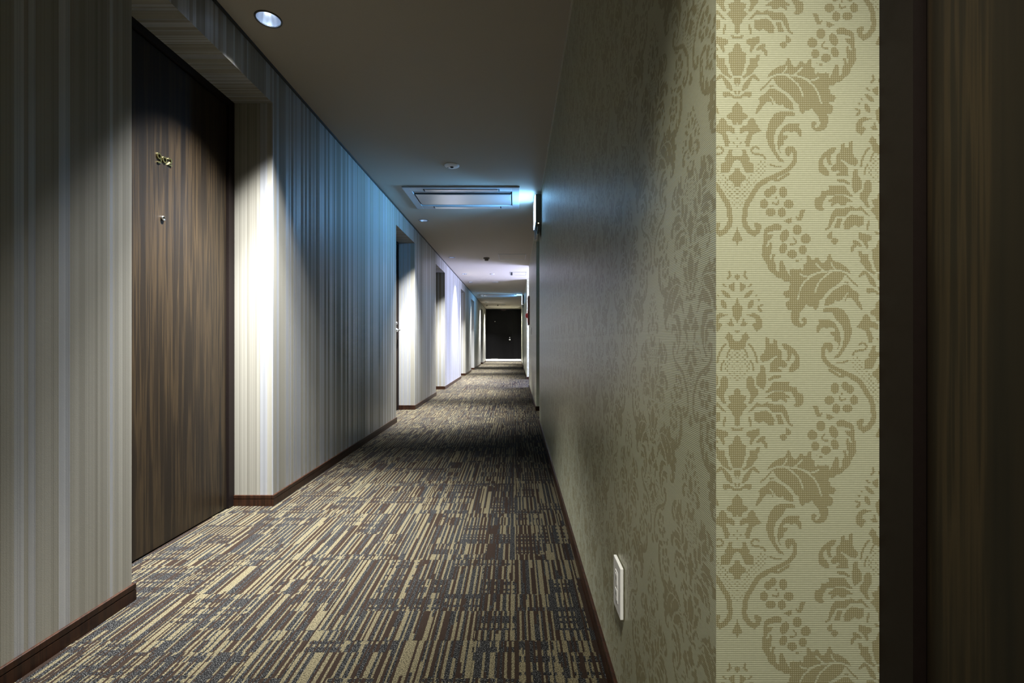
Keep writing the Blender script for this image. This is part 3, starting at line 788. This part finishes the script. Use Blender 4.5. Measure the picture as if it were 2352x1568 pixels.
# ------------------------------------------------------------------ air conditioners
def aircon(x0, x1, y0, y1, label):
    e = tag(empty('ceiling_air_conditioner', ((x0 + x1) / 2, (y0 + y1) / 2, H)), label, 'air conditioner', 'ceiling cassette air conditioners')
    w2, l2 = (x1 - x0) / 2, (y1 - y0) / 2
    zt, zb = 0.0, -0.016
    fr = bmesh.new()
    sx = 0.075
    box(fr, -w2, -w2 + sx, -l2, l2, zb, zt, bev=0.004); box(fr, w2 - sx, w2, -l2, l2, zb, zt, bev=0.004)
    box(fr, -w2 + sx, w2 - sx, -l2, -l2 + 0.115, zb, zt, bev=0.003); box(fr, -w2 + sx, w2 - sx, l2 - 0.115, l2, zb, zt, bev=0.003)
    obj('frame', fr, M_ACB, e)
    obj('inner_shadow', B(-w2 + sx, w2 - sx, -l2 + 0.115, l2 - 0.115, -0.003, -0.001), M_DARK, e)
    gx = w2 - sx - 0.012
    gr = bmesh.new()
    box(gr, -gx, gx, -l2 + 0.205, l2 - 0.170, -0.019, -0.004, bev=0.005)
    obj('suction_grille', gr, M_ACP, e)
    obj('louvre_strip', B(-gx, gx, -l2 + 0.142, -l2 + 0.156, -0.013, -0.004, bev=0.003), M_ACP, e)
    fx = 0.36
    for yc in (-l2 + 0.070, l2 - 0.070):
        obj('air_flap', B(-fx, fx, yc - 0.026, yc + 0.026, -0.023, -0.0165, bev=0.003), M_ACP, e)
        for s in (-1, 1):
            obj('flap_gap', B(s * fx + (0.001 if s > 0 else -0.013), s * fx + (0.013 if s > 0 else -0.001), yc - 0.032, yc + 0.032, -0.0175, -0.0160), M_DARK, e)
    return e
aircon(-1.095, 0.045, 4.395, 5.105, 'large nearest grey cassette air conditioner in the ceiling by the exit sign')
aircon(-1.095, 0.045, 14.33, 15.04, 'far grey cassette air conditioner in the ceiling by the second exit sign')

# ------------------------------------------------------------------ exit signs
def exit_sign(xw, y0, y1, z0, z1, label):
    e = tag(empty('exit_sign', (xw, y0, z0)), label, 'exit sign', 'lit exit signs on the right wall')
    t = 0.065
    yl = y1 - y0; hz = z1 - z0
    obj('case', B(-t + 0.006, -0.0005, 0, yl, 0, hz, bev=0.006), M_SIGNB, e)
    obj('lit_face', B(-t, -t + 0.008, 0.004, yl - 0.004, 0.03, hz - 0.008, bev=0.002), M_SIGN, e)
    def to3(u, v, h): return Vector((u, h, v))
    obj('lower_cover', prism(bmesh.new(), [(-t + 0.008, -0.001), (-0.001, -0.001), (-0.012, -0.055), (-0.030, -0.095), (-t + 0.014, -0.085)], lambda u, v, h: Vector((u, 0.01 + h, v)), yl - 0.02), M_SIGNB, e)
    obj('bracket_glint', lathe(bmesh.new(), [(0, 0.006), (0.005, 0.005), (0.006, 0), (0, 0)], 16, Matrix.Translation((-0.030, 0.002, 0.012)) @ Matrix.Rotation(math.pi / 2, 4, 'X')), plain('bracket_glint', (0.9, 0.85, 0.6), 0.3, em=(1, 0.9, 0.6), es=3.0), e, True)  # small glowing bead imitates a glint on the sign's bracket
    bm = bmesh.new()
    tube(bm, [(-0.036, 0.004, -0.02), (-0.040, 0.002, -0.045), (-0.046, 0.004, -0.07), (-0.050, 0.008, -0.15)], 0.004, 8)
    obj('pull_cord', bm, M_STEEL, e, True)
    L = bpy.data.lights.new('sign_beam', 'AREA'); L.shape = 'RECTANGLE'
    L.size = hz - 0.05; L.size_y = yl - 0.02; L.energy = SIGN_W; L.color = (0.16, 0.50, 1.0); L.spread = math.radians(100)
    lo = bpy.data.objects.new('sign_beam', L); COL.objects.link(lo); lo.parent = e
    lo.location = (-t - 0.002, yl / 2, hz / 2); lo.rotation_euler = (0, math.pi / 2, 0)
    return e
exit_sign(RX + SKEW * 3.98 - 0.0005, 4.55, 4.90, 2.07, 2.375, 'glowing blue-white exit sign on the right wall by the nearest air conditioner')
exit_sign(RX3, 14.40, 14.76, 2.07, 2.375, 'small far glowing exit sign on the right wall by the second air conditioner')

# ------------------------------------------------------------------ small ceiling fittings
def disc(name, x, y, r, label, cat, dark=True, mat=M_WHITE):
    e = tag(empty(name, (x, y, H)), label, cat)
    obj('cover', lathe(bmesh.new(), [(0, -0.014), (r * 0.35, -0.014), (r * 0.75, -0.011), (r * 0.97, -0.005), (r, 0), (0, 0)], 40), mat, e, True)
    if dark:
        obj('lens', lathe(bmesh.new(), [(0, -0.020), (r * 0.16, -0.019), (r * 0.26, -0.0135), (0, -0.012)], 24), M_DARK, e, True)
        obj('test_hole', lathe(bmesh.new(), [(0, -0.0142), (r * 0.07, -0.0142), (r * 0.07, -0.010), (0, -0.010)], 16, Matrix.Translation((-r * 0.55, 0.012, 0))), M_DARK, e)
    return e
disc('ceiling_emergency_light', -0.539, 3.884, 0.064, 'white round ceiling fitting with dark lens before the nearest air conditioner', 'emergency light')
disc('ceiling_speaker', -0.507, 10.08, 0.055, 'small flat round fitting in the lilac-lit ceiling', 'ceiling fitting', False, M_GREY)
disc('ceiling_speaker', -0.49, 11.45, 0.085, 'wider flat round fitting just past the lilac-lit ceiling', 'ceiling fitting', False, M_GREY)
disc('ceiling_speaker', -0.48, 15.57, 0.06, 'flat round ceiling fitting just past the far air conditioner', 'ceiling fitting', False, M_GREY)
disc('ceiling_speaker', -0.47, 18.3, 0.085, 'flat round ceiling fitting near the far end door', 'ceiling fitting', False, M_GREY)
def detector(name, x, y, r, h, label, cat):
    e = tag(empty(name, (x, y, H)), label, cat)
    obj('base', lathe(bmesh.new(), [(0, -h * 0.4), (r * 0.9, -h * 0.4), (r, -h * 0.3), (r, 0), (0, 0)], 32), M_DETB, e, True)
    obj('chamber', lathe(bmesh.new(), [(0, -h), (r * 0.45, -h), (r * 0.62, -h * 0.8), (r * 0.62, -h * 0.41), (0, -h * 0.41)], 32), M_DETB, e, True)
detector('smoke_detector', -0.51, 8.15, 0.056, 0.055, 'dark round smoke detector hanging from the ceiling beside the access panel', 'smoke detector')
detector('sprinkler_head', -1.14, 18.5, 0.030, 0.045, 'tiny dark ceiling sprinkler at the far left', 'sprinkler')
detector('sprinkler_head', -0.70, 18.5, 0.030, 0.045, 'tiny dark ceiling sprinkler near the middle of the far ceiling', 'sprinkler')

def access_panel(x0, x1, y0, y1, label, slot=False):
    e = tag(empty('ceiling_access_panel', ((x0 + x1) / 2, (y0 + y1) / 2, H)), label, 'access panel')
    w2, l2 = (x1 - x0) / 2, (y1 - y0) / 2
    fr = bmesh.new()
    for a in ((-w2, -w2 + 0.014, -l2, l2), (w2 - 0.014, w2, -l2, l2), (-w2 + 0.014, w2 - 0.014, -l2, -l2 + 0.014), (-w2 + 0.014, w2 - 0.014, l2 - 0.014, l2)):
        box(fr, *a, -0.005, 0.0)
    obj('frame', fr, M_ACB, e)
    obj('panel', B(-w2 + 0.019, w2 - 0.019, -l2 + 0.019, l2 - 0.019, -0.0035, 0.0), M_CEIL, e)
    if slot:
        obj('vent_slot', B(-w2 + 0.018, -w2 + 0.055, -l2 + 0.03, l2 - 0.03, -0.006, -0.0036), M_DARK, e)
access_panel(-0.29, 0.19, 7.79, 8.28, 'square ceiling access panel beside the dark smoke detector')
access_panel(-0.11, 0.25, 9.79, 10.28, 'square ceiling panel with a dark vent slot by the side hall', True)

# ------------------------------------------------------------------ wall fittings
def outlet():
    y0, y1, z0, z1 = 1.047, 1.119, 0.255, 0.373
    e = tag(empty('wall_outlet', (RX, (y0 + y1) / 2, z0)), 'white double power outlet low on the damask wall', 'outlet')
    w2, h = (y1 - y0) / 2, z1 - z0
    obj('plate', B(-0.008, -0.0004, -w2, w2, 0, h, bev=0.0015), M_WHITE, e)
    obj('socket_insert', B(-0.0092, -0.007, -0.012, 0.012, h / 2 - 0.036, h / 2 + 0.036, bev=0.0006), M_WHITE, e)
    for k in (-0.018, 0.018):
        so = obj('socket', B(-0.0100, -0.009, -0.0085, 0.0085, h / 2 + k - 0.012, h / 2 + k + 0.012, bev=0.0004), M_WHITE, e)
        for s in (-0.0040, 0.0040):
            obj('socket_slot', B(-0.01015, -0.0098, s - 0.0008, s + 0.0008, h / 2 + k - 0.004, h / 2 + k + 0.005), M_DARK, so)
outlet()
e = tag(empty('fire_alarm_box', (RX2, 8.55, 1.22)), 'dark framed fire alarm box with red front at the side hall corner', 'fire alarm')
obj('case', B(-0.030, -0.0005, 0, 0.36, 0, 0.54, bev=0.004), plain('alarm_case', (0.16, 0.07, 0.06), 0.45, grain=0.1), e)
obj('red_panel', B(-0.034, -0.030, 0.02, 0.34, 0.05, 0.28, bev=0.001), M_RED, e)
obj('red_lamp', lathe(bmesh.new(), [(0, 0.05), (0.030, 0.042), (0.045, 0.02), (0.05, 0), (0, 0)], 24, Matrix.Translation((-0.0335, 0.18, 0.18)) @ Matrix.Rotation(-math.pi / 2, 4, 'Y')), M_RED, e, True)
e = tag(empty('wall_switch', (RX2, 7.66, 1.02)), 'small white switch plate on the right wall before the side hall', 'switch')
obj('plate', B(-0.008, -0.0004, -0.035, 0.035, 0, 0.118, bev=0.0015), M_WHITE, e)
obj('rocker', B(-0.012, -0.008, -0.015, 0.015, 0.035, 0.083, bev=0.001), M_WHITE, e)
print('carpet tiles', ntile, 'objects', len(bpy.data.objects))
